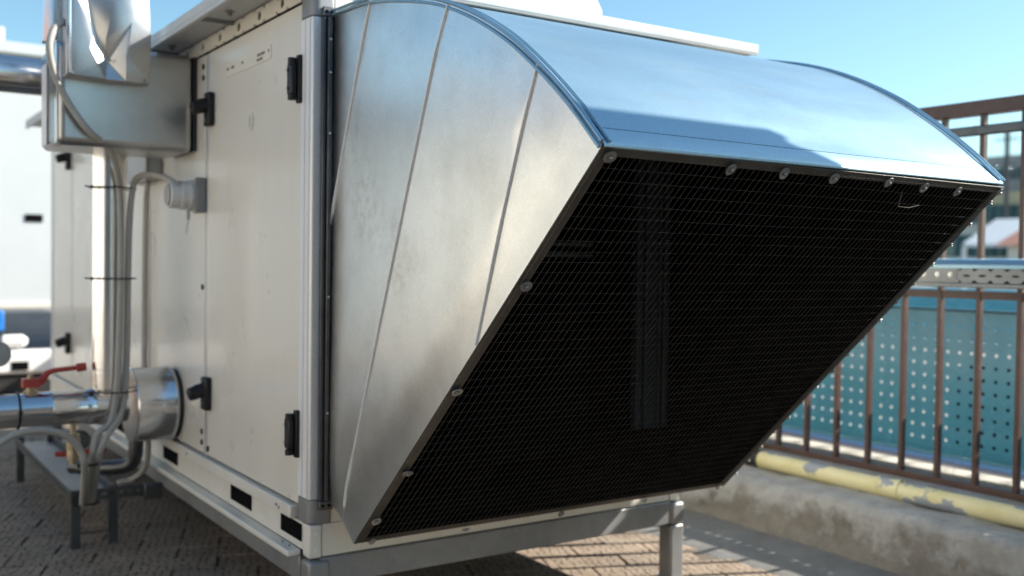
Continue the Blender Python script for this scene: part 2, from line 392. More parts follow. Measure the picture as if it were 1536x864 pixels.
# right, back, bottom and inner walls
MB().box(1.905, 1.944, YF+.03, UE-.02, .30, ZT-.002).build('casing_wall', 'cream', U, bevel=.003)
MB().box(XS+.04, 1.903, UE-.05, UE-.01, .30, ZT-.002).build('casing_wall', 'cream', U, bevel=.003)
MB().box(XS+.045, 1.903, YF+.04, UE-.052, .30, .345).build('casing_floor', 'inner_shade', U)
MB().box(XS+.022, XS+.043, YF+.04, UE-.052, .30, ZT-.004).build('inner_wall', 'inner_shade', U)
MB().box(XS+.046, 1.90, 2.45, 2.47, .346, ZT-.006).build('filter_bank', 'inner_shade', U)
# posts and rails of the door side
MB().box(XS+.002, XS+.02, 2.758, 2.782, .338, 1.436).build('door_post', 'aluframe', U, bevel=.002)
MB().box(XS+.002, XS+.02, 3.352, 3.368, .338, 1.436).build('door_post', 'cream2', U, bevel=.002)
MB().box(XS+.002, XS+.02, 4.61, 4.632, .338, 1.436).build('door_post', 'aluframe', U, bevel=.002)
mb = MB(); 
prof = [(XS, 5.06), (XS, 5.11)]+[(XS+.02-.02*math.cos(a), 5.11+.02*math.sin(a)) for a in [math.pi/2*k/6 for k in range(7)]]+[(XS+.06, 5.13), (XS+.06, 5.06)]
mb.prism(prof, 2, .30, 1.44).build('corner_post', 'aluframe', U, bevel=0, smooth=True)
R = .007
prof = [(XS, 2.102)]+[(XS+R-R*math.cos(a), YF+R-R*math.sin(a)) for a in [math.pi/2*k/8 for k in range(9)]]+[(XS+.046, YF), (XS+.046, YF+.03), (XS+.02, YF+.034), (XS+.02, 2.102)]
mb = MB().prism(prof, 2, .362, 1.398).build('corner_post', 'aluframe', U, smooth=True, angle=25)
MB().box(XS-.0015, XS+.001, 2.054, 2.1015, .362, 1.398).build('post_lit_face', 'white', U, bevel=.001)  # white strip paints in the bright side of the aluminium post
MB().box(XS-.0025, XS+.000, 2.0745, 2.0765, .362, 1.398).build('post_groove', 'aluframe', U)
for z0, z1 in ((.306, .3605), (1.3995, 1.452)):
    pr = [(XS-.001, 2.101)]+[(XS-.001+.02-.02*math.cos(a), YF-.001+.02-.02*math.sin(a)) for a in [math.pi/2*k/8 for k in range(9)]]+[(XS+.05, YF-.001), (XS+.05, YF+.03), (XS+.02, 2.101)]
    MB().prism(pr, 2, z0, z1).build('corner_block', 'galvdull', U, smooth=True, angle=25, bevel=.004)
pr = [(1.944, 2.10), (1.944, YF+.02)]+[(1.924+.02*math.cos(a), YF+.02-.02*math.sin(a)) for a in [math.pi/2*k/8 for k in range(9)]]+[(1.90, YF), (1.90, 2.10)]
MB().prism(pr, 2, .306, 1.45).build('corner_post', 'aluframe', U, smooth=True, angle=25)
# front head and sill, dark opening frame
MB().box(XS+.052, 1.898, YF+.004, YF+.04, 1.405, ZT-.003).build('front_head', 'cream2', U, bevel=.002)
MB().box(XS+.052, 1.898, YF+.004, YF+.04, .306, .3515).build('front_sill', 'cream2', U, bevel=.002)
for x0, x1 in ((1.770, 1.790), (1.800, 1.842), (1.848, 1.855), (1.866, 1.884)):
    MB().box(x0, x1, 2.035, 2.06, .44, 1.404).build('damper_post', 'damper', U, bevel=.003)
MB().box(1.84, 1.903, 2.066, 2.09, .36, 1.41).build('closing_plate', 'inner_shade', U)
MB().box(1.885, 1.9035, 2.092, 2.449, .346, 1.474).build('inner_wall', 'inner_shade', U)
bl = MB().box(.96, 1.69, 2.13, 2.138, .372, .468).build('damper_blade', 'inner_shade', U, bevel=.002)
for k in range(1, 10): dup(bl, (0, 0, .103*k), U)
for dz in (0, .028):
    MB().box(1.42, 1.64, 2.062, 2.074, .895+dz, .905+dz).build('damper_link', 'galvdark', U, bevel=.002)
# side rail under the roof with punched holes
L0, L1 = 2.105, 5.055
ru = 40; cw = (L1-L0)/ru
mb = MB().perf((XS+.001, L0, 1.441), (0, 1, 0), (0, 0, 1), ru, 1, cw, ZT-1.442, .011, .011, 12, skip=lambda i, j: i % 2 == 0)
mb.build('top_rail', 'cream2', U, solid=.004)
MB().box(XS+.008, XS+.02, L0, L1, 1.441, ZT-.002).build('rail_hole_shade', 'void', U)  # black sheet painting in the shade behind the punched holes
# door panels
def door(y0, y1, mat='cream', label=None):
    return MB().box(XS+.001, XS+.0215, y0, y1, .341, 1.4365).build('door', mat, U, bevel=.003, label=label)
d1 = door(2.1045, 2.7555); d2 = door(2.785, 3.350); d3 = door(3.370, 4.608); d4 = door(4.634, 5.057)
def hinge(par, y, z):
    h = MB().box(XS-.010, XS+.0005, y-.002, y+.016, z-.052, z+.052)
    h = h.build('hinge', 'black', par, bevel=.002)
    MB().box(XS-.024, XS-.0105, y+.004, y+.034, z-.034, z+.034).build('hinge_leaf', 'black', h, bevel=.004)
    MB().cyl((XS-.02, y+.012, z+.030), (XS-.02, y+.012, z+.045), .009, 12).build('hinge_pin', 'black', h, smooth=True)
    MB().cyl((XS-.02, y+.012, z-.046), (XS-.02, y+.012, z-.034), .009, 12).build('hinge_pin', 'black', h, smooth=True)
    for dz in (-.02, .02): MB().cyl((XS-.027, y+.024, z+dz), (XS-.024, y+.024, z+dz), .004, 8).build('screw', 'bolt', h)
for z in (1.272, .497): hinge(d1, 2.094, z)
def handle(par, y, z, up=1, arm=-1):
    b = MB().box(XS-.018, XS-.0005, y-.020, y+.024, z-.044, z+.046).build('handle', 'black', par, bevel=.005)
    MB().tube([(XS-.015, y, z+.012), (XS-.030, y+.002, z+.008), (XS-.046, y+.001, z+.002), (XS-.054, y+.001, z+.001), (XS-.057, y+.001, z)], [.019, .0195, .0185, .0175, .011], 16).build('lever', 'black', b, smooth=True)
    for dz in (-.028, .032): MB().cyl((XS-.021, y+.002, z+dz), (XS-.018, y+.002, z+dz), .006, 8).build('screw', 'bolt', b)
handle(d1, 2.72, 1.278); handle(d1, 2.735, .512); handle(d4, 4.66, 1.292); handle(d4, 4.66, .507)
# keyhole dots beside the door post
for y, z in ((2.80, 1.405), (2.80, 1.375), (2.80, .80), (2.80, .40), (2.80, .37), (2.745, .36)):
    MB().cyl((XS-.002, y, z), (XS+.004, y, z), .008, 12).build('rivet_plug', 'black', U)
# sticker and emblem on the door
a = at(345, 84, 0, XS); b = at(408, 43, 0, XS)
st = MB().box(XS-.0008, XS+.0008, 2.285, 2.61, 1.347, 1.380).build('sticker', 'sticker', d1)
def dash(y0, y1, z0, z1): MB().box(XS-.0014, XS-.0002, y0, y1, z0, z1).build('print', 'ink', st)
for y0, y1 in ((2.585, 2.60), (2.545, 2.565), (2.475, 2.487), (2.355, 2.375), (2.325, 2.351), (2.296, 2.303)): dash(y0, y1, 1.364, 1.3705)
for y0, y1 in ((2.365, 2.378), (2.34, 2.361)): dash(y0, y1, 1.353, 1.359)
mb = MB(); ey, ez = 2.417, 1.213
for rr, r2 in ((.019, .016), (.010, .008)):
    n = 28
    A = [(XS-.0006, ey+rr*math.cos(2*math.pi*k/n), ez+rr*1.15*math.sin(2*math.pi*k/n)) for k in range(n+1)]
    B = [(XS-.0006, ey+r2*math.cos(2*math.pi*k/n), ez+r2*1.15*math.sin(2*math.pi*k/n)) for k in range(n+1)]
    mb.strip(A, B)
mb.build('emblem', 'emblem', d1, solid=.001)
# base: drip rail, web with fork slots, foot flange, front skirt
MB().box(XS-.012, XS+.02, 2.118, UE, .307, .335).build('drip_rail', 'cream2', U, bevel=.003)
MB().box(XS+.002, XS+.012, 2.078, UE, .2455, .3055).build('base_web', 'cream2', U)
for y0, y1 in ((2.082, 2.204), (2.40, 2.553), (3.035, 3.188), (3.67, 3.82), (4.3, 4.45)):
    MB().box(XS-.0005, XS+.0015, y0, y1, .262, .3005).build('fork_slot', 'void', U, bevel=.006)
MB().box(XS-.030, XS+.0015, 2.085, UE, .2315, .245).build('foot_flange', 'cream2', U, bevel=.003)
cp = MB().box(XS+.001, XS+.030, YF-.002, 2.0775, .233, .3055).build('corner_plate', 'cream2', U, bevel=.004)
for z in (.252, .286):
    MB().cyl((XS+.016, YF-.0045, z), (XS+.016, YF-.002, z), .0045, 10).build('rivet', 'white', cp, smooth=True)
for (y, z) in ((2.20, .322), (2.185, .318), (2.9, .322), (2.12, .2465), (2.16, .2465)):
    MB().cyl((XS-.0135, y, z), (XS-.011, y, z), .004, 8).build('rivet', 'bolt', U)
MB().box(XS+.0315, 1.902, YF+.002, YF+.012, .234, .3055).build('front_skirt', 'cream2', U, bevel=.002)
pr = [(1.904, YF)]+[(1.928+.018*math.sin(a), YF+.018-.018*math.cos(a)) for a in [math.pi/2*k/6 for k in range(7)]]+[(1.946, 2.1), (1.904, 2.1)]
MB().prism(pr, 2, .234, .3055).build('corner_plate', 'cream2', U, smooth=True, angle=25)
# roof with overhang
roof = MB().box(.757, 2.20, 2.024, UE+.06, 1.482, 1.508).build('roof', 'whiteroof', U, bevel=.003)
MB().box(.755, .768, 2.024, UE+.058, 1.470, 1.4815).build('roof_edge', 'whiteroof', roof, bevel=.002)
MB().box(.77, 2.198, 2.0245, 2.030, 1.478, 1.4815).build('roof_edge', 'galvdull', roof)
for y in (2.45, 2.95, 3.6):
    MB().lathe((.81, y, 1.482), (0, 0, -1), [(0, .012), (.003, .012), (.003, .006), (.012, .006)], 10).build('roof_bolt', 'bolt', roof)
    MB().box(.77, XS, y+.1, y+.104, 1.472, 1.4815).build('roof_joint', 'galvdull', roof)
cw0, cw1, cw2, cw3 = at(740, 10, 1, 2.4), at(898, 18, 1, 2.4), at(884, -14, 1, 2.4), at(868, -30, 1, 2.4)
MB().prism([(cw0.x, 1.5085), (cw1.x, 1.5085), (cw1.x, cw1.z), (cw2.x, cw2.z), (cw3.x, cw3.z), (cw0.x, cw3.z-.03)], 1, 2.38, 2.85).build('roof_cowl', 'white', roof, bevel=.01)

# -------- intake hood (part of the unit)
Z0 = .88
ARC = [(1.113, .168), (1.183, .234), (1.269, .302), (1.362, .364), (1.486, .426), (1.627, .474), (1.845, .518), (2.036, .530)]
ARC = [(y, z+Z0) for y, z in ARC]
arc = spline([(0, y, z) for y, z in ARC], 34)
XH = .900
def xr(y): return 1.898
ML = Vector((0, 1.113, 1.048)); MBt = Vector((0, 1.915, .291))     # lip and lower end of the mouth
MLR = Vector((0, 1.106, 1.042)); MBR = Vector((0, 1.838, .315))
def mouth(s, x): p = ML.lerp(MBt, s).lerp(MLR.lerp(MBR, s), (x-.9)/.998); return Vector((x, p.y, p.z))
def lowr(p): return Vector((0, 2.036-(2.036-p.y)*(2.036-1.838)/(2.036-1.915), .355-(.355-p.z)*(.040/.064)))
MN = Vector((0, -(ML.z-MBt.z), -(MBt.y-ML.y))).normalized()           # outward normal of the mouth plane
low = spline([(0, 2.036, .355), (0, 2.005, .350), (0, 1.978, .338), (0, 1.955, .322), (0, 1.915, .291)], 10)
hood = MB()
# right cheek
out = [Vector((xr(p.y), p.y, p.z)) for p in arc]+[Vector((xr(0), lowr(p).y, lowr(p).z)) for p in low]
hood.add(out, [tuple(range(len(out)))])
hood = hood.build('intake_hood', 'galv', U, solid=.0016, label='galvanised sheet hood, curved top and slanted mesh mouth')
MB().strip([(XH, p.y, p.z) for p in low], [(xr(0), lowr(p).y, lowr(p).z) for p in low]).build('bottom_sheet', 'galv', hood, smooth=True)
# top sheet in two bends
def toprow(p, dz=0): return [Vector((XH+(xr(p.y)-XH)*k/12, p.y, p.z+dz)) for k in range(13)]
mb = MB(); pts = [p for p in arc if p.y > 1.139]
pts = [Vector((0, 1.1385, 1.0745))]+pts
mb.rows([toprow(a) for a in pts])
mb.build('top_sheet', 'galvsky', hood, smooth=True)
mb = MB(); pts = [(1.1135, 1.0430), (1.1110, 1.0445), (1.1108, 1.0470), (1.1130, 1.0505), (1.1383, 1.0738)]
mb.rows([toprow(Vector((0, *a))) for a in pts])
mb.build('lip_strip', 'galvsky', hood, smooth=True, angle=50)
# left cheek: four folded facets with standing seams
def mouthpt(z): t = (ML.z-z)/(ML.z-MBt.z); return ML.lerp(MBt, t)
def arcz(y):
    for a, b in zip(arc, arc[1:]):
        if a.y <= y <= b.y: return a.z+(b.z-a.z)*(y-a.y)/(b.y-a.y)
    return arc[-1].z
S1 = ((1.852, arcz(1.852)), (2.036, .955)); S2 = ((1.540, arcz(1.540)), (1.962, .328)); S3 = ((1.270, arcz(1.270)), (mouthpt(.736).y, .736))
SX = {0: XH, 1: XH-.0015, 2: XH-.001, 3: XH-.004}
def poly(pts): return [(y, z) for y, z in pts]
def arcpts(y0, y1): return [(p.y, p.z) for p in arc if y0 < p.y < y1]
FA = [S1[0]]+arcpts(S1[0][0], 2.1)+[S1[1]]
FB = [S2[0]]+arcpts(S2[0][0], S1[0][0])+[S1[0], S1[1]]+[(p.y, p.z) for p in low if p.y > S2[1][0]]+[S2[1]]
FC = [S3[0]]+arcpts(S3[0][0], S2[0][0])+[S2[0], S2[1]]+[(p.y, p.z) for p in low if p.y < S2[1][0]]+[S3[1]]
FD = [(1.113, 1.048)]+arcpts(1.114, S3[0][0])+[S3[0], S3[1]]
from mathutils.geometry import delaunay_2d_cdt
def inside(p, poly):
    c = False
    for (x0, y0), (x1, y1) in zip(poly, poly[1:]+poly[:1]):
        if (y0 > p[1]) != (y1 > p[1]) and p[0] < (x1-x0)*(p[1]-y0)/(y1-y0)+x0: c = not c
    return c
def dline(p, S):
    (y0, z0), (y1, z1) = S; n = Vector((z1-z0, -(y1-y0))).normalized(); return abs(n.dot(Vector((p[0]-y0, p[1]-z0))))
rim = [(p.y, p.z) for p in arc]+[(p.y, p.z) for p in low]
def fade(y, z):
    a = min(1, dline((y, z), SM)/.10); b = min(1, min(math.hypot(y-q[0], z-q[1]) for q in rim)/.09)
    a, b = max(a, 0), max(b, 0); return a*a*(3-2*a)*(.45+.55*b*b*(3-2*b))
SF = ((2.036, 1.41), (2.036, .355)); SM = ((1.113, 1.048), (1.915, .291))
def facet(pts, Sa, ha, Sb, hb):
    """sheet facet folded between two lines that stand ha and hb proud of the cheek plane"""
    q = [Vector(p) for p in pts]; n = len(q)
    ed = [(i, (i+1) % n) for i in range(n)]
    y0, y1 = min(p[0] for p in pts), max(p[0] for p in pts); z0, z1 = min(p[1] for p in pts), max(p[1] for p in pts)
    st = .028; yy = y0+st/2
    while yy < y1:
        zz = z0+st/2
        while zz < z1:
            if inside((yy, zz), pts): q.append(Vector((yy, zz)))
            zz += st
        yy += st
    ve, _, fa, *_r = delaunay_2d_cdt(q, ed, [], 1, 1e-5)
    fa = [f if (ve[f[1]]-ve[f[0]]).cross(ve[f[2]]-ve[f[0]]) > 0 else f[::-1] for f in fa]
    def hx(y, z):
        a, b = dline((y, z), Sa), dline((y, z), Sb); return fade(y, z)*(ha*b+hb*a)/(a+b+1e-9)
    MB().add([(XH-hx(v.x, v.y), v.x, v.y) for v in ve], [tuple(f) for f in fa]).build('cheek_panel', 'galv', hood, smooth=True, angle=12)
H1, H2, H3 = .004, .010, .0045
facet(FA, SF, 0, S1, H1); facet(FB, S1, H1, S2, H2); facet(FC, S2, H2, S3, H3); facet(FD, S3, H3, SM, 0)
def seam(S, t1=1.0, wd=.0045, h=0):
    rr = []; n = Vector((0, S[1][1]-S[0][1], -(S[1][0]-S[0][0]))).normalized()
    for k in range(25):
        t = t1*k/24; y = S[0][0]+(S[1][0]-S[0][0])*t; z = S[0][1]+(S[1][1]-S[0][1])*t
        p = Vector((XH-.0004-h*fade(y, z), y, z))
        rr.append([p-n*wd/2+Vector((.002, 0, 0)), p-n*wd*.35+Vector((-.003, 0, 0)), p+n*wd*.35+Vector((-.003, 0, 0)), p+n*wd/2+Vector((.002, 0, 0))])
    mb = MB().rows(rr); mb.add(rr[0], [(0, 1, 2, 3)]); mb.add(rr[-1], [(3, 2, 1, 0)]); mb.build('cheek_seam', 'seam', hood)
seam(S1, 1, .0042, H1); seam(S2, .965, .0032, H2); seam(S3, .99, .0032, H3)
# pair of rolled edge trims along the arc, both cheeks
for side in (0, 1):
    for off, dx, r in ((.004, -.004, .0035), (-.006, -.0045, .003), (.004, .010, .0028)):
        path = [Vector(((XH+dx) if side == 0 else (xr(p.y)-dx), p.y-off*.55, p.z+off*.8)) for p in arc]
        MB().tube(path, r, 8).build('edge_trim', 'galvsky', hood, smooth=True)
# black sheets standing in for the shade inside the hood
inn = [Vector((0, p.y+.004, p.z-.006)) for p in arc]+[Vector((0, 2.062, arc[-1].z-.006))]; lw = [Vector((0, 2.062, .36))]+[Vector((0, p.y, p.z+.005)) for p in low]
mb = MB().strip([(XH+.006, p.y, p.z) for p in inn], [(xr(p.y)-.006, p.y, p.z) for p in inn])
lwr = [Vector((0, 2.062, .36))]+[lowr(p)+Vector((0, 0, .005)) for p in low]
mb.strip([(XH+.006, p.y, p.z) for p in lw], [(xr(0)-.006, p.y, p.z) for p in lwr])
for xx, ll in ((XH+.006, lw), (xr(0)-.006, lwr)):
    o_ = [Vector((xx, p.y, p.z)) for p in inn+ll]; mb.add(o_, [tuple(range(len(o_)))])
mb.build('inner_shade', 'inner_shade', hood, solid=.002)
# flange round the mouth
FWID = .020/(ML-MBt).length
def quadplate(pts, name, mat, off=0, th=.0016):
    MB().add([p+MN*off for p in pts], [(0, 1, 2, 3)]).build(name, mat, hood, solid=th)
xl = lambda s: XH+.001
xq = lambda s: 1.897
e = .020
quadplate([mouth(.004, xl(0)), mouth(.004, xq(0)), mouth(FWID, xq(FWID)), mouth(FWID, xl(0))], 'mouth_flange', 'flange', .001)
quadplate([mouth(1-FWID, xl(0)), mouth(1-FWID, xq(1)), mouth(.998, xq(1)), mouth(.998, xl(0))], 'mouth_flange', 'flange', .001)
quadplate([mouth(FWID, xl(0)), mouth(FWID, xl(0)+e), mouth(1-FWID, xl(0)+e), mouth(1-FWID, xl(0))], 'mouth_flange', 'flange', .001)
quadplate([mouth(FWID, xq(FWID)-e), mouth(FWID, xq(FWID)), mouth(1-FWID, xq(1-FWID)), mouth(1-FWID, xq(1-FWID)-e)], 'mouth_flange', 'flange', .001)
# welded wire mesh, wires 12.5 x 25 mm
mb = MB(); wr = .00042; n = int((2.0-XH)/.0125)
rn = random.Random(3)
for i in range(n):
    x = XH+.003+i*.0125
    s0 = 0.006; s1 = .996
    if x > 1.896: continue
    pth = [mouth(s0+(s1-s0)*k/6, x+.0012*math.sin(i*.7+k))+MN*(.0045+.0015*math.sin(k*1.3+i*.23)) for k in range(7)]
    mb.tube(pth, wr, 4, cap=False)
Lm = (ML-MBt).length
for j in range(int(Lm/.025)):
    s = .012+j*.025/Lm
    pth = [mouth(s, XH+.002+(xq(s)-XH-.004)*k/8)+MN*(.0055+.0015*math.sin(k*.9+j)) for k in range(9)]
    mb.tube(pth, .00024, 4, cap=False)
mb.build('mesh_screen', 'wire', hood, label='fine wire mesh across the hood mouth')
# torn wires near the upper edge
mb = MB(); p = mouth(.03, 1.60)+MN*.008
mb.tube([p, p+Vector((.0, .012, -.022))+MN*.006, p+Vector((.03, .014, -.02))+MN*.01, p+Vector((.06, .012, -.016))+MN*.008], .0008, 5)
mb.build('torn_wire', 'wire', hood)
# washers and screws
def washer(p, r=.0105):
    n = MN; q = Matrix.Rotation(random.uniform(-.25, .25), 4, 'X') @ Matrix.Rotation(random.uniform(-.2, .2), 4, 'Y') @ n
    w_ = MB().lathe(p+n*.006, q, [(0, r), (.0016, r), (.0017, r*.5), (.0012, r*.42)], 20).build('washer', 'bolt', hood, smooth=True)
    MB().lathe(p+n*.0072, q, [(0, r*.36), (.003, r*.34), (.0045, r*.2), (.0048, .0005)], 10).build('screw', 'bolt', w_, smooth=True)
def prj(P):
    d = P-CAM_LOC; z = d.dot(FW); return 768+FPX*d.dot(RT)/z, 432-FPX*d.dot(UP)/z
def mpx(px, py):      # photo pixel on the (slightly twisted) mouth surface
    s_, x_ = .4, 1.4
    for _ in range(25):
        a0, b0 = prj(mouth(s_, x_)); a1, b1 = prj(mouth(s_+1e-3, x_)); a2, b2 = prj(mouth(s_, x_+1e-3))
        j11, j21, j12, j22 = (a1-a0)*1e3, (b1-b0)*1e3, (a2-a0)*1e3, (b2-b0)*1e3; det = j11*j22-j12*j21
        ea, eb = px-a0, py-b0; s_ += (ea*j22-eb*j12)/det*.8; x_ += (j11*eb-j21*ea)/det*.8
    return mouth(s_, x_)
for px, py in ((912, 231), (787, 425), (684, 584), (610, 706), (563, 778), (1093, 250), (1173, 256), (1248, 264), (1330, 270), (1383, 278), (1433, 284)): washer(mpx(px, py))
for px, py in ((557, 808), (697, 790), (840, 767), (965, 747), (1076, 727), (1496, 285)): washer(mpx(px, py), .0085)
for k in range(17):
    s = .04+k*.056; p = mouth(s, xq(s)-.008); washer(p, .004 if k % 3 else .006)
# galvanised flange frame fixing the hood to the unit
for x0, x1, y0 in ((XS+.0195, XS+.0275, YF-.010), (XS+.029, XS+.0365, YF-.018), (XS+.038, XS+.0445, YF-.007)):
    MB().box(x0, x1, y0, YF-.001, .36, 1.398).build('hood_frame', 'galvdark', hood, bevel=.0015)
for z0, z1 in ((.338, .358), (1.3995, 1.42)):
    b_ = MB().box(XS+.02, XS+.052, YF-.010, YF-.0015, z0, z1).build('frame_corner', 'galvdark', hood, bevel=.002)
    for dx in (.028, .042): MB().cyl((XS+dx, YF-.0115, (z0+z1)/2), (XS+dx, YF-.0095, (z0+z1)/2), .0035, 10).build('bolt_hole', 'void', b_)
for z in (.55, .80, 1.15, 1.28, 1.35): MB().lathe((XS+.0328, YF-.018, z), (0, -1, 0), [(0, .003), (.0015, .003), (.0025, .001)], 8).build('rivet', 'bright', hood)

# ------------------------------------------------------------------ pipework on the door side
YP = 3.05
pw = thing('insulated_pipework', 'bright aluminium clad pipes joining the side of the cream unit', 'pipe', (.66, YP, .40))
PX = .662
MB().lathe((PX, YP, .46), (0, 0, 1), [(0, .047), (.085, .0475), (.086, .0495), (.10, .0495), (.101, .048), (.72, .048)], 36).build('riser_pipe', 'alu', pw, smooth=True)
zl = .455
MB().lathe((-2.0, YP, zl), (1, 0, 0), [(0, .046), (1.6, .046), (2.50, .046), (2.503, .048), (2.515, .048), (2.518, .0465), (2.585, .0465), (2.62, .047)], 36).build('horizontal_pipe', 'alu', pw, smooth=True)
# mitred elbow body where the riser meets the run
MB().lathe((PX, YP, .402), (0, 0, 1), [(0, .030), (.004, .038), (.02, .047), (.07, .0485)], 32).build('elbow', 'alu', pw, smooth=True)
MB().lathe((.60, YP, zl), (1, 0, 0), [(0, .050), (.012, .052), (.03, .051), (.075, .050), (.11, .050)], 32).build('elbow', 'alu', pw, smooth=True)
cl = MB().lathe((.725, YP+.02, .448), (1, 0, 0), [(0, .108), (.003, .110), (.006, .108), (.10, .108), (.104, .1105), (.112, .1105), (.116, .107)], 48).build('flange_collar', 'alu', pw, smooth=True, label='wide shiny collar against the unit')
MB().cyl((.842, YP+.02, .448), (XS+.002, YP+.02, .448), .100, 40).build('gasket', 'rubber', cl)
MB().box(.735, .825, YP+.02-.1095, YP+.02-.106, .462, .469).build('collar_seam', 'alu', cl, bevel=.001)
# clad valve box above the riser
bx = MB().box(.490, XS-.012, 2.852, 3.10, 1.172, 1.444).build('valve_box', 'aluflat', pw, bevel=.02, seg=4)
MB().box(XS-.011, XS+.0, 2.86, 3.09, 1.18, 1.44).build('gasket', 'rubber', bx)
MB().box(.486, .4895, 2.858, 2.864, 1.175, 1.44).build('box_seam', 'alu', bx)
MB().box(.485, .4885, 2.98, 3.05, 1.18, 1.40).build('box_end_plate', 'white', bx, bevel=.001)
# crumpled foil jacket standing on the box
JY = 2.808
J = [(.5035, 1.345, 0), (.520, 1.345, .004), (.60, 1.342, .006), (.65, 1.342, .004), (.7135, 1.343, 0),
     (.5035, 1.44, .0), (.520, 1.44, .003), (.560, 1.415, .012), (.607, 1.392, -.014), (.65, 1.41, .016), (.7135, 1.425, .004),
     (.5035, 1.56, 0), (.522, 1.56, .006), (.575, 1.47, -.010), (.60, 1.45, .010), (.66, 1.49, .020), (.7135, 1.47, .012),
     (.5035, 1.78, 0), (.524, 1.78, .006), (.555, 1.56, -.012), (.62, 1.55, .018), (.69, 1.56, .002), (.7135, 1.56, -.01),
     (.54, 1.78, -.012), (.62, 1.78, .012), (.70, 1.78, -.004), (.7135, 1.78, -.008)]
jv = [(x, JY-d, z) for x, z, d in J]
jf = [(0, 1, 6, 5), (1, 2, 7, 6), (2, 8, 7), (2, 3, 8), (3, 9, 8), (3, 4, 10, 9), (5, 6, 12, 11), (6, 7, 13, 12), (7, 8, 13), (8, 14, 13), (8, 9, 15), (8, 15, 14), (9, 10, 16, 15),
      (11, 12, 18, 17), (12, 13, 19), (12, 19, 23, 18), (13, 14, 20, 19), (14, 15, 20), (15, 16, 22, 21), (15, 21, 20), (19, 20, 24, 23), (20, 21, 25, 24), (21, 22, 26, 25)]
n0 = len(jv); ol = [0, 1, 2, 3, 4, 10, 16, 22, 26, 25, 24, 23, 18, 17, 11, 5]
jb = MB(); jb.add(jv+[(jv[i][0], 2.849, jv[i][2]) for i in ol], jf+[(ol[k], n0+k, n0+(k+1) % len(ol), ol[(k+1) % len(ol)]) for k in range(len(ol))])
jk = jb.build('foil_jacket', 'aluflat', pw, bevel=.0025, label='crumpled aluminium jacket on the valve box')
MB().tube([(.512, JY-.004, 1.352), (.512, JY-.005, 1.78)], .004, 8).build('jacket_fold', 'alu', jk, smooth=True)
for x, z in ((.518, 1.352), (.70, 1.351), (.61, 1.394)): MB().lathe((x, JY-.004, z), (0, -1, 0), [(0, .004), (.002, .003)], 8).build('rivet', 'bolt', jk)
MB().lathe((.5, 2.93, 1.445), (0, 0, 1), [(0, .035), (.5, .035)], 24).build('riser_pipe', 'alu', pw, smooth=True)
# upper run leaving to the left
p0 = at(0, 110, 1, 3.25)
MB().lathe((-2, 3.25, p0.z), (1, 0, 0), [(0, .053), (2.60, .053)], 36).build('horizontal_pipe', 'alu', pw, smooth=True)
# ball valve with red lever on the lower run
lv = MB().lathe((.458, YP, .498), (0, 0, 1), [(0, .018), (.01, .018), (.01, .012), (.035, .012), (.037, .008), (.05, .008)], 16).build('ball_valve', 'brass', pw, smooth=True)
mb = MB(); mb.box(.437, .480, YP-.018, YP+.018, .518, .542)
mb.tube([(.465, YP, .530), (.487, YP-.004, .536), (.500, YP-.005, .556), (.515, YP-.006, .562), (.575, YP-.006, .567), (.576, YP-.006, .567), (.60, YP-.006, .569)], [.014, .012, .009, .007, .007, .0125, .0115], 12)
mb.build('lever', 'red', lv, smooth=True, label='red valve lever', angle=40)
MB().cyl((.458, YP, .542), (.458, YP, .553), .008, 6).build('nut', 'brass', lv)
# brass drain cock hanging from the run
dr = MB().lathe((.566, YP-.01, .412), (0, 0, -1), [(0, .008), (.03, .008), (.031, .017), (.045, .017), (.046, .019), (.075, .019), (.076, .016), (.09, .018), (.105, .017), (.106, .011), (.115, .011)], 14)
dr.build('drain_cock', 'brass', pw, smooth=True, angle=25)
# iron pipes in the gap behind
mb = MB(); mb.tube(spline([(.77, 3.18, .40), (.77, 3.18, .30), (.76, 3.2, .25), (.70, 3.25, .235), (.62, 3.35, .23)], 20), .022, 14)
mb.build('lower_pipe', 'galvdark', pw, smooth=True)
MB().lathe((.62, 3.28, .33), (0, -1, 0), [(0, .03), (.05, .03), (.052, .022), (.06, .022)], 18).build('union', 'galvdark', pw, smooth=True)
MB().tube([(.56, 3.28, .285), (.60, 3.27, .283), (.70, 3.26, .290)], .008, 8).build('lever', 'red', pw, smooth=True)
# gauge on a red stop valve at the picture's edge
gv = thing('pressure_gauge', 'small grey dial gauge on a red stop valve above the pipe', 'gauge', (.385, 3.2, .50))
MB().lathe((.388, 3.19, .60), (.3, -1, .1), [(0, .036), (.02, .036), (.022, .032)], 24).build('dial', 'plastic', gv, smooth=True)
MB().lathe((.378, 3.2, .49), (0, 0, 1), [(0, .012), (.02, .014), (.022, .018), (.09, .017), (.10, .010), (.12, .01)], 14).build('stem', 'red', gv, smooth=True)
MB().lathe((.378, 3.2, .44), (0, 0, 1), [(0, .014), (.05, .012)], 12).build('nipple', 'plastic', gv, smooth=True)

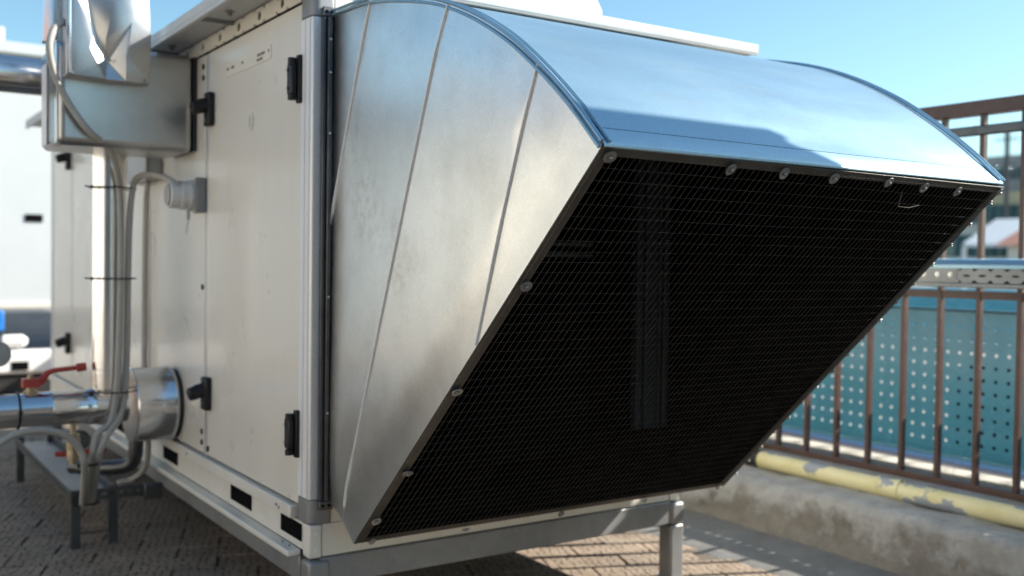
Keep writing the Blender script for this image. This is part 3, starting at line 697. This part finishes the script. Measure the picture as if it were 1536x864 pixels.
# conduits
def pxpath(pts, y): return [at(x, yy, 1, y if not isinstance(y, (list, tuple)) else y[i]) for i, (x, yy) in enumerate(pts)]
def conduit(label, path, r=.0092):
    L = sum((b-a).length for a, b in zip(path, path[1:])); n = int(L/.0042)
    sp = spline(path, n)
    return tag(MB().tube(sp, r, 10, rib=.05).build('flexible_conduit', 'conduit', smooth=True, angle=180), label, 'conduit', 'grey ribbed conduits on the pipework')
conduit('ribbed grey conduit looping from the foil jacket down the shiny riser',
        pxpath([(97, 32), (82, 42), (74, 70), (80, 105), (100, 150), (132, 195), (166, 228), (179, 282), (181, 400), (179, 500), (175, 580), (166, 632), (146, 652), (138, 690), (131, 757)],
               [2.83, 2.82, 2.81, 2.82, 2.83, 2.83, 2.90, 2.985, 2.985, 2.985, 2.985, 2.985, 2.98, 2.99, 3.16]))
conduit('ribbed grey conduit from the clear dial switch down beside the riser',
        pxpath([(268, 279), (250, 268), (226, 262), (205, 268), (198, 290), (194, 340), (192, 420), (191, 500), (188, 580), (180, 625), (160, 655), (147, 690), (138, 757)],
               [2.80, 2.84, 2.93, 2.98, 2.995, 2.995, 2.995, 2.995, 2.995, 2.985, 2.965, 2.985, 3.165]))
conduit('ribbed grey conduit arching under the lower pipe to the slotted stand',
        pxpath([(-40, 700), (0, 664), (40, 647), (90, 650), (118, 672), (127, 705), (124, 757)], [2.95, 2.95, 2.95, 2.96, 2.97, 2.985, 3.155]), .010)
conduit('ribbed grey conduit curling beneath the wide collar',
        pxpath([(221, 640), (222, 672), (218, 700), (200, 718), (176, 724)], [3.1, 3.12, 3.15, 3.2, 3.22]), .009)
def tie(label, cx, cy, cz, rx, ry, r=.0022, tilt=0, tail=True):
    pts = [(cx+rx*math.cos(a), cy+ry*math.sin(a), cz+tilt*math.cos(a)) for a in [2*math.pi*k/28 for k in range(29)]]
    mb = MB().tube(pts, r, 6)
    if tail: mb.tube([(cx-rx, cy-ry*.3, cz), (cx-rx-.018, cy-ry*.4, cz+.001)], r, 5)
    mb.box(cx-rx-.004, cx-rx+.004, cy-ry*.4-.003, cy-ry*.4+.003, cz-.004, cz+.004)
    tag(mb.build('cable_tie', 'black', smooth=True), label, 'cable tie', 'black cable ties')
for z, l in ((at(165, 281, 1, 3.0).z, 'black cable tie round the riser just below the clad valve box'), (at(165, 418, 1, 3.0).z, 'black cable tie round the middle of the riser'), (at(165, 588, 1, 3.0).z, 'black cable tie round the riser at its elbow')):
    tie(l, PX+.008, YP-.013, z, .062, .067)
q = at(132, 697, 1, 2.985); tie('black cable tie binding two conduits below the elbow', q.x, q.y, q.z, .026, .016, .003, tail=False)
q = at(131, 755, 1, 3.16); tie('black cable tie binding the conduit ends at the slotted stand', q.x, q.y, q.z, .034, .018, .003, tail=False)
pts = [(.425, YP+.05*math.cos(a), zl+.05*math.sin(a)) for a in [2*math.pi*k/28 for k in range(29)]]
tag(MB().tube(pts, .003, 6).box(.421, .429, YP-.056, YP-.048, zl-.006, zl+.006).build('cable_tie', 'black', smooth=True), 'black cable tie round the horizontal pipe beside the red lever', 'cable tie', 'black cable ties')
# dial switch, junction box, straight conduit
ds = thing('pressure_switch', 'round clear plastic pressure switch on a metal bracket', 'switch', (XS-.05, 2.84, 1.05))
mb = MB().box(XS-.028, XS-.0005, 2.775, 2.779, 1.005, 1.10); mb.box(XS-.006, XS-.0005, 2.779, 2.87, 1.005, 1.10)
mb.build('bracket', 'galvdull', ds, bevel=.001)
MB().lathe((XS-.007, 2.825, 1.052), (-1, 0, 0), [(0, .044), (.03, .044), (.031, .040), (.05, .040), (.052, .037), (.078, .037), (.080, .034)], 32).build('housing', 'clear', ds, smooth=True)
MB().lathe((XS-.0885, 2.825, 1.052), (-1, 0, 0), [(0, .030), (.003, .029)], 28).build('cap', 'plastic', ds, smooth=True)
MB().cyl((XS-.04, 2.80, 1.015), (XS-.04, 2.80, .985), .005, 10).build('nipple', 'plastic', ds, smooth=True)
MB().tube([(XS-.04, 2.80, .984), (XS-.044, 2.80, .965), (XS-.045, 2.80, .945)], .003, 8).build('tube', 'clear', ds, smooth=True)
for z in (1.02, 1.088): MB().cyl((XS-.02, 2.772, z), (XS-.02, 2.775, z), .005, 10).build('screw', 'bolt', ds)
jx = thing('junction_box', 'grey junction box tucked beneath the clad valve box', 'box', (XS-.03, 3.36, 1.17))
MB().box(XS-.045, XS-.001, 3.21, 3.50, 1.12, 1.21).build('body', 'plastic', jx, bevel=.004)
MB().box(XS-.052, XS-.0455, 3.206, 3.504, 1.116, 1.214).build('lid', 'plastic', jx, bevel=.003)
tag(MB().tube(spline([(XS-.02, 3.30, 1.12), (XS-.016, 3.335, 1.08), (XS-.014, 3.352, 1.02), (XS-.014, 3.36, .8), (XS-.014, 3.365, .46), (XS-.014, 3.365, .30)], 40), .0095, 10).build('straight_conduit', 'conduit', smooth=True), 'thin straight grey conduit running down from the junction box', 'conduit')

# slotted stand with cable tray
sd = thing('cable_tray_stand', 'low slotted steel stand carrying a galvanised cable tray', 'stand', (.72, 3.7, 0))
SZ = .176
def slotbar(o, u, v, L, H, name, par=sd, mat='galvdark', pitch=.025):
    n = int(L/pitch); MB().perf(o, u, v, n, 1, L/n, H, .0075, .0045, 8).build(name, mat, par, solid=.002)
slotbar((.594, 3.222, SZ-.03), (0, 1, 0), (0, 0, 1), 1.10, .034, 'side_rail')
slotbar((.594, 3.220, SZ-.03), (1, 0, 0), (0, 0, 1), .26, .034, 'end_rail')
MB().box(.594, .854, 3.2215, 3.245, SZ-.032, SZ-.0295).build('end_rail_flange', 'galvdark', sd)
slotbar((.722, 3.245, SZ-.03), (0, 1, 0), (0, 0, 1), 1.08, .034, 'side_rail')
MB().box(.597, .720, 3.30, 4.32, SZ-.026, SZ-.0235).build('tray', 'galvdull', sd, bevel=.0008)
for x, y in ((.595, 3.222), (.706, 3.24), (.597, 4.29), (.706, 4.29)):
    l_ = MB(); l_.box(x, x+.003, y, y+.026, -.001, SZ+.004); l_.box(x+.003, x+.026, y, y+.003, -.001, SZ+.004)
    l_.build('leg', 'galvdark', sd)
MB().box(.622, .705, 3.23, 3.236, .045, .05).build('cross_tie', 'galvdark', sd)
MB().box(.80, .852, 3.19, 3.2195, SZ-.04, SZ+.006).build('bracket', 'galvdark', sd, bevel=.003)

# ------------------------------------------------------------------ railing
FX = 2.80
fence = thing('railing', 'brown painted steel railing with square bars along the kerb', 'railing', (FX, 3, .17))
F0, F1 = .25, 9.0
MB().box(FX-.008, FX+.040, F0, F1, 1.331, 1.372).build('top_rail', 'brown', fence, bevel=.003)
MB().box(FX+.003, FX+.017, F0, F1, .789, .812).build('middle_rail', 'brown', fence, bevel=.001)
MB().box(FX-.004, FX+.026, F0, F1, .220, .240).build('bottom_rail', 'brown', fence, bevel=.002)
bar = None; y = 1.700-.125*11
while y < F1:
    if bar is None:
        bar = MB().box(FX, FX+.020, y, y+.014, .2405, 1.3305).build('bar', 'brown', fence, bevel=.0012); y0 = y
    else: dup(bar, (0, y-y0, 0), fence)
    y += .125
for y in (.3, 2.95, 5.6, 8.2):
    MB().box(FX-.002, FX+.022, y, y+.03, .15, .2195).build('post_foot', 'brown', fence, bevel=.002)
# grey rail clipped to the bars
gr = thing('conduit_rail', 'blue grey steel channel fixed across the railing under its top rail', 'rail', (FX-.02, 3, 1.27))
MB().box(FX-.026, FX-.001, .3, 8.9, 1.268, 1.2955).build('channel', 'galvdark', gr, bevel=.004)
# slotted cable tray hung on the railing
tr = thing('cable_tray', 'galvanised slotted cable tray hung along the brown railing', 'cable tray', (2.74, 3, .83))
tx = 2.72; T0, T1 = .3, 8.5; pit = .0485; n = int((T1-T0)/pit)
off = (1.694-T0) % pit - pit/2
MB().perf((tx, T0+off, .838), (0, 1, 0), (0, 0, 1), n, 1, pit, .040, .0115, .0036, 12, skip=lambda i, j: 1.71 < T0+off+(i+.5)*pit < 2.3).build('side_wall', 'galvdull', tr, solid=.002)
MB().box(tx-.001, tx+.058, T0, T1, .824, .8365).build('bottom', 'galvdull', tr, bevel=.003)
MB().box(tx+.055, tx+.058, T0, T1, .837, .904).build('back_wall', 'galvdull', tr)
MB().box(tx+.006, tx+.05, T0, T1, .838, .868).build('tray_shade_fill', 'rubber', tr, bevel=.008)  # dark filler painting in the shade behind the tray slots
MB().prism([(tx-.003, .879), (tx-.003, .889), (tx+.010, .9045), (tx+.052, .9085), (tx+.052, .9065), (tx+.012, .9025), (tx, .888), (tx, .879)], 1, T0, T1).build('cover', 'galvsky', tr)
MB().box(tx-.0026, tx-.0006, 1.725, 1.95, .846, .8785).build('splice_plate', 'galvdull', tr)
for y in (1.743, 1.785, 1.83, 1.875): MB().lathe((tx-.0027, y, .860), (-1, 0, 0), [(0, .0075), (.002, .0075), (.0022, .0045), (.005, .0035)], 12).build('bolt', 'bright', tr, smooth=True)
for y in (.9, 2.6, 4.3): MB().box(tx+.059, FX-.001, y, y+.04, .825, .86).build('bracket', 'galvdull', tr, bevel=.002)
# yellow pipe
yp = thing('yellow_pipe', 'peeling yellow painted pipe lying on the kerb before the railing', 'pipe', (2.70, 3, .165))
yx, yz, yr = 2.715, .198, .029
q1 = at(1319, 716, 0, 2.70).y; q2 = at(1344, 722, 0, 2.70).y; q3 = at(1134, 690, 0, 2.70).y
MB().tube([(yx+.002*math.sin(k), .2+8.6*k/30, yz+.003*math.sin(k*.8)) for k in range(31)], yr, 28).build('pipe', 'yellow', yp, smooth=True)
MB().lathe((yx, q2, yz), (0, 1, 0), [(-.012, yr), (-.011, yr+.004), (0, yr+.005), (.002, yr+.002), (q1-q2-.002, yr+.002), (q1-q2, yr+.005), (q1-q2+.011, yr+.004), (q1-q2+.012, yr)], 28).build('coupling', 'yellow', yp, smooth=True)
MB().lathe((yx, q3-.01, yz), (0, 1, 0), [(0, yr), (.001, yr+.004), (.05, yr+.005), (.052, yr)], 28).build('tape', 'rubber', yp, smooth=True)
for y in (.9, 2.0, 3.2): MB().box(yx-.02, yx+.02, y, y+.03, .150, yz-yr+.004).build('support_block', 'cement', yp)

# ------------------------------------------------------------------ teal plant behind the railing
tx3 = 3.30
tl = thing('teal_enclosure', 'teal painted plant enclosure with perforated front behind the railing', 'enclosure', (3.5, 2.4, -.01))
ph = .0452; nz = 10; ty0 = .6; nyh = int((6.0-ty0)/ph); oy = (2.346-ty0) % ph - ph/2
# perforated area near the camera; plain sheet around it
zt = .672+ph/2; zb = zt-nz*ph
pmb = MB().perf((tx3, ty0+oy, zb), (0, 1, 0), (0, 0, 1), nyh, nz, ph, ph, .0068, .0068, 8)
front = pmb.build('perforated_panel', 'teal', tl, solid=.0015)
yA, yB = ty0+oy, ty0+oy+nyh*ph
MB().box(tx3-.001, tx3+.001, yA, yB, zt+.0002, .727).build('panel_margin', 'teal', tl)
MB().box(tx3-.001, tx3+.001, yA, yB, .17, zb-.0002).build('panel_margin', 'teal', tl)
MB().box(tx3-.012, tx3+.03, yA, yB, .7275, .735).build('gap_shade_strip', 'gapshade', tl, bevel=.002)  # dark strip painted as the shaded gap
MB().box(3.60, 3.68, yA, yB, .60, .80).build('upper_fascia', 'teal', tl, bevel=.004)
MB().box(3.62, 3.67, yA, yB, -.01, .14).build('sill', 'teal', tl, bevel=.004)
for y in (yA, 3.4, yB-.05): MB().box(3.60, 3.68, y, y+.05, .142, .598).build('post', 'teal', tl, bevel=.003)
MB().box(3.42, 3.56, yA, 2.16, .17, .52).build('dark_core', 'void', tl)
# shiny duct along its foot
dx_, dz_ = 3.06, .205
dct = thing('clad_duct', 'shiny foil clad pipe lying along the foot of the teal enclosure', 'pipe', (dx_, 3, .17))
MB().lathe((dx_, .2, dz_), (0, 1, 0), [(0, .058), (8.4, .058)], 40).build('cladding', 'alu', dct, smooth=True)
for y in (.8, 1.9, 2.5, 3.6): MB().lathe((dx_, y, dz_), (0, 1, 0), [(0, .058), (.001, .0592), (.02, .0592), (.021, .058)], 40).build('band', 'alu', dct, smooth=True)

# ------------------------------------------------------------------ left background
CY = 8.9; cz0 = at(35, 463, 1, CY).z; cz1 = at(35, 84, 1, CY).z; cz2 = at(35, 66, 1, CY).z
cb = thing('white_cabinet', 'tall white sheet metal cabinet on legs behind the cream unit', 'cabinet', (-.3, CY+.5, 0))
for k in range(2, 5):      # separate side sheets with fine joints
    MB().box(-3.0+k*1.26, -1.746+k*1.26, CY, CY+1.1, cz0, cz1).build('body_sheet', 'whitegrey', cb, bevel=.006)
MB().box(-.52, 3.34, CY-.04, CY+1.14, cz1+.004, cz2).build('cap', 'whitegrey', cb, bevel=.008)
MB().box(-.48, 3.3, CY-.02, CY-.0015, cz0+.005, cz0+.045).build('bottom_trim', 'cream2', cb, bevel=.003)
q = at(51, 327, 1, CY)
MB().box(q.x-.064, q.x+.064, CY-.008, CY-.0005, q.z-.03, q.z+.03).build('vent_slot', 'void', cb)
for x in (-.45, .6, 3.2):
    for y in (CY+.1, CY+1.0): MB().box(x, x+.06, y, y+.06, 0, cz0-.002).build('leg', 'galvdull', cb)
q = at(4, 44, 1, CY+.5); MB().box(q.x-.6, q.x, CY+.4, CY+.8, cz2+.002, q.z).build('roof_stub', 'whitegrey', cb, bevel=.01)
gc = thing('reflected_grey_box', 'unseen blue grey box added to cool the hood cheek reflection', 'cabinet', (-2.4, CY+.5, 0))  # out of view, added to darken what the cheek reflects
MB().box(-4.3, -.56, CY+.05, CY+1.2, .02, cz1-.25).build('body', 'bluegrey', gc, bevel=.01)
MB().box(-4.34, -.54, CY+.01, CY+1.24, cz1-.248, cz1-.19).build('lid', 'bluegrey', gc, bevel=.006)
for k in range(3): MB().box(-4.2+k*1.22, -3.1+k*1.22, CY+.035, CY+.0495, .15, cz1-.35).build('door', 'bluegrey', gc, bevel=.005)
ya = 7.0
vn = thing('white_machine', 'low white machine with dark slanted glass in front of the white cabinet', 'machine', (.6, ya+.6, 0))
zA = at(35, 526, 1, ya).z; zB = at(35, 561, 1, ya).z; zG = at(35, 470, 1, ya+.5).z
MB().box(-.9, 1.35, ya, ya+1.2, zB, zA).build('body', 'white', vn, bevel=.025, seg=3)
MB().box(-.88, 1.33, ya+.03, ya+1.18, .01, zB-.002).build('skirt', 'rubber', vn, bevel=.01)
MB().prism([(ya+.08, zA+.002), (ya+1.15, zA+.002), (ya+1.1, zG), (ya+.5, zG)], 0, -.85, 1.30).build('screen', 'glass', vn, bevel=.01)
q = at(30, 549, 1, ya); MB().box(q.x-.05, q.x+.05, ya-.004, ya+.002, q.z-.028, q.z+.028).build('vent', 'void', vn)
q = at(20, 512, 1, ya+.05); MB().lathe((q.x-.07, ya+.05, q.z), (1, .05, 0), [(0, .02), (.01, .04), (.12, .042), (.15, .02)], 16).build('mirror', 'white', vn, smooth=True)
q = at(2, 482, 1, ya+.2); MB().box(q.x-.12, q.x+.012, ya+.16, ya+.2, q.z-.06, q.z+.07).build('blue_flag', 'blue', vn, bevel=.008)

# ------------------------------------------------------------------ unseen objects added only to shade, reflect or bounce light
pwall = thing('bounce_wall', 'unseen cream wall added to bounce warm light onto the unit', 'wall', (-4.6, 2, 0))  # out of view, added to throw warm light on the door side
MB().box(-4.8, -4.5, -6, 22, -.01, 2.3).build('wall', 'render', pwall, bevel=.01)
MB().box(-4.95, -4.2, -6, 22, 2.302, 2.55).build('coping', 'brickred', pwall, bevel=.01)
tq = .62; cx, cy, cz = 1.304+2.3*tq, 1.179-tq, 1.109+1.61*tq  # corner of an unseen block added to cast the lip shadow
sh = thing('shade_block', 'unseen tall cream block added to shade the hood lip', 'cabinet', (cx-.4, cy-.4, 0))
MB().box(cx-.80, cx-.01, cy-.75, cy-.01, .10, cz-.04).build('body', 'cream', sh, bevel=.008)
MB().box(cx-.83, cx, cy-.78, cy, cz-.038, cz).build('cap', 'whiteroof', sh, bevel=.003)
MB().box(cx-.78, cx-.03, cy-.73, cy-.03, 0, .098).build('plinth', 'galvdull', sh, bevel=.004)
MB().box(cx-.77, cx-.04, cy-.0095, cy+.006, .16, cz-.1).build('door', 'cream2', sh, bevel=.003)
MB().box(cx-.72, cx-.69, cy+.0065, cy+.03, .95, 1.08).build('handle', 'black', sh, bevel=.004)

st2 = thing('reflection_block', 'unseen brown grey block added behind the viewpoint for dark reflections', 'building', (-1.4, -5.2, 0))  # out of view, added to darken reflections in the metal
MB().box(-3.6, .9, -6.6, -4.2, 0, 3.1).build('wall', 'greyrender', st2, bevel=.01)
MB().box(-3.75, 1.05, -6.75, -4.05, 3.102, 3.3).build('roof_slab', 'cement', st2, bevel=.01)
MB().box(-2.4, -1.5, -4.199, -4.17, .02, 2.05).build('door', 'brown', st2, bevel=.004)
MB().box(-.9, .2, -4.199, -4.17, 1.0, 2.0).build('window', 'winglass', st2, bevel=.004)

# ------------------------------------------------------------------ city beyond the railing
def far(px, py, D):      # point at depth D along the view axis
    d = FW+RT*((px-768)/FPX)-UP*((py-432)/FPX); return CAM_LOC+d*D
def facing_block(name, parent, mat, px0, px1, py0, py1, D, depth, zmin=None, bevel=.03):
    """box whose near face spans the pixels at depth D, square to the fence direction"""
    a = far(px0, py0, D); b = far(px1, py1, D)
    x = (a.x+b.x)/2; ya, yb = at(px0, py0, 0, x), at(px1, py1, 0, x)
    y1, y0 = max(ya.y, yb.y), min(ya.y, yb.y); z1 = max(ya.z, yb.z); z0 = min(ya.z, yb.z) if zmin is None else zmin
    o = MB().box(x, x+depth, y0, y1, z0, z1).build(name, mat, parent, bevel=bevel)
    return o, (x, y0, y1, z0, z1)
B1 = thing('grey_building', 'grey rendered block with ochre band and glazed storey beyond the railing', 'building', (45, 25, -11))
_, (bx_, by0, by1, _, _) = facing_block('upper_wall', B1, 'greyrender', 1474, 1680, 236, 291, 46, 14)
facing_block('ochre_band', B1, 'ochre', 1440, 1690, 291.3, 303, 45.6, 15)
facing_block('glazed_storey', B1, 'greyrender', 1436, 1690, 303.3, 338, 46.3, 14)
for k in range(9):
    x0 = 1442+k*15
    w_, _r = facing_block('window', B1, 'winglass', x0, x0+11, 307, 333, 46.0, .6)
facing_block('lower_wall', B1, 'render', 1400, 1690, 338.4, 395, 46.4, 14, zmin=-11)
for k in range(8):
    x0 = 1418+k*17
    facing_block('shop_window', B1, 'winglass', x0, x0+13, 352, 386, 46.1, .6)
for k in range(5):
    x0 = 1484+k*20; facing_block('window', B1, 'winglass', x0, x0+8, 250, 268, 45.9, .6)
B2 = thing('awning', 'white fabric awning below the grey building', 'awning', (36, 22, -3))
q = far(1478, 345, 37)
MB().prism([(q.x, q.z-.5), (q.x+2.2, q.z+.5), (q.x+2.2, q.z+.4), (q.x, q.z-.62)], 1, q.y-2.2, q.y+.9).build('canopy', 'white', B2)
for dy in (-2.1, .8): MB().box(q.x, q.x+.12, q.y+dy, q.y+dy+.12, -11, q.z-.5).build('pole', 'white', B2)
B3 = thing('clay_roof_house', 'low house with a clay red roof beyond the railing', 'house', (33, 18, -11))
q = far(1512, 350, 33)
MB().prism([(q.x-.3, q.z-.4), (q.x+2, q.z+.45), (q.x+4.3, q.z-.4)], 1, q.y-7, q.y+.3).build('roof', 'brickred', B3)
MB().box(q.x, q.x+4, q.y-6.7, q.y, -11, q.z-.42).build('wall', 'render', B3)
for k in range(5): MB().box(q.x-.03, q.x+.1, q.y-1.4-k*1.2, q.y-.6-k*1.2, q.z-1.5, q.z-.7).build('window', 'winglass', B3)
mast = thing('aerial_mast', 'thin dark lattice aerial mast on the grey building', 'mast', (44, 25, -2))
q = far(1512, 236, 44); qt = far(1508, 192, 44)
MB().cyl((q.x, q.y, q.z-3.5), (qt.x, q.y, qt.z), .11, 8).build('pole', 'mast', mast)
for k, (dz, L) in enumerate(((-.15, .45), (-.5, .55), (-1.6, .4), (-2.0, .4))):
    MB().box(qt.x-.03, qt.x+.03, q.y-L, q.y+L, qt.z+dz-.03, qt.z+dz+.03).build('crossbar', 'mast', mast)
def tree(label, base, h, r, nleaf, seed):
    rn = random.Random(seed); t = thing('tree', label, 'tree', base, 'trees beyond the railing'); b = Vector(base)
    mb = MB().tube([b, b+Vector((.05, .03, h*.35)), b+Vector((.1, -.05, h*.75))], [r*.14, r*.10, r*.05], 8)
    for k in range(6):
        a = k*1.05; s = b+Vector((0, 0, h*(.4+.05*k))); mb.tube([s, s+Vector((math.cos(a)*r*.5, math.sin(a)*r*.5, h*.18))], [r*.05, r*.02], 6)
    mb.build('trunk', 'bark', t, smooth=True)
    vs = MB(); cl = [(Vector((rn.gauss(0, .5), rn.gauss(0, .5), rn.gauss(0, .45)))*r+b+Vector((0, 0, h*.78)), r*rn.uniform(.25, .45)) for _ in range(16)]
    for _ in range(nleaf):
        c, rr = rn.choice(cl); p = c+Vector((rn.gauss(0, .5), rn.gauss(0, .5), rn.gauss(0, .5)))*rr
        u = Vector((rn.gauss(0, 1), rn.gauss(0, 1), rn.gauss(0, 1))).normalized(); v = u.orthogonal().normalized(); s = r*rn.uniform(.04, .09)
        vs.add([p-u*s, p+v*s*.5, p+u*s, p-v*s*.5], [(0, 1, 2, 3)])
    vs.build('crown', 'leaf', t)
q = far(1483, 372, 30); tree('rounded green tree rising in front of the grey building', (q.x, q.y, -11), 11.4, 1.1, 1500, 5)
q = far(1452, 392, 34); tree('dark green tree half hidden behind the cable tray', (q.x, q.y, -11), 10.6, 1.6, 1500, 9)
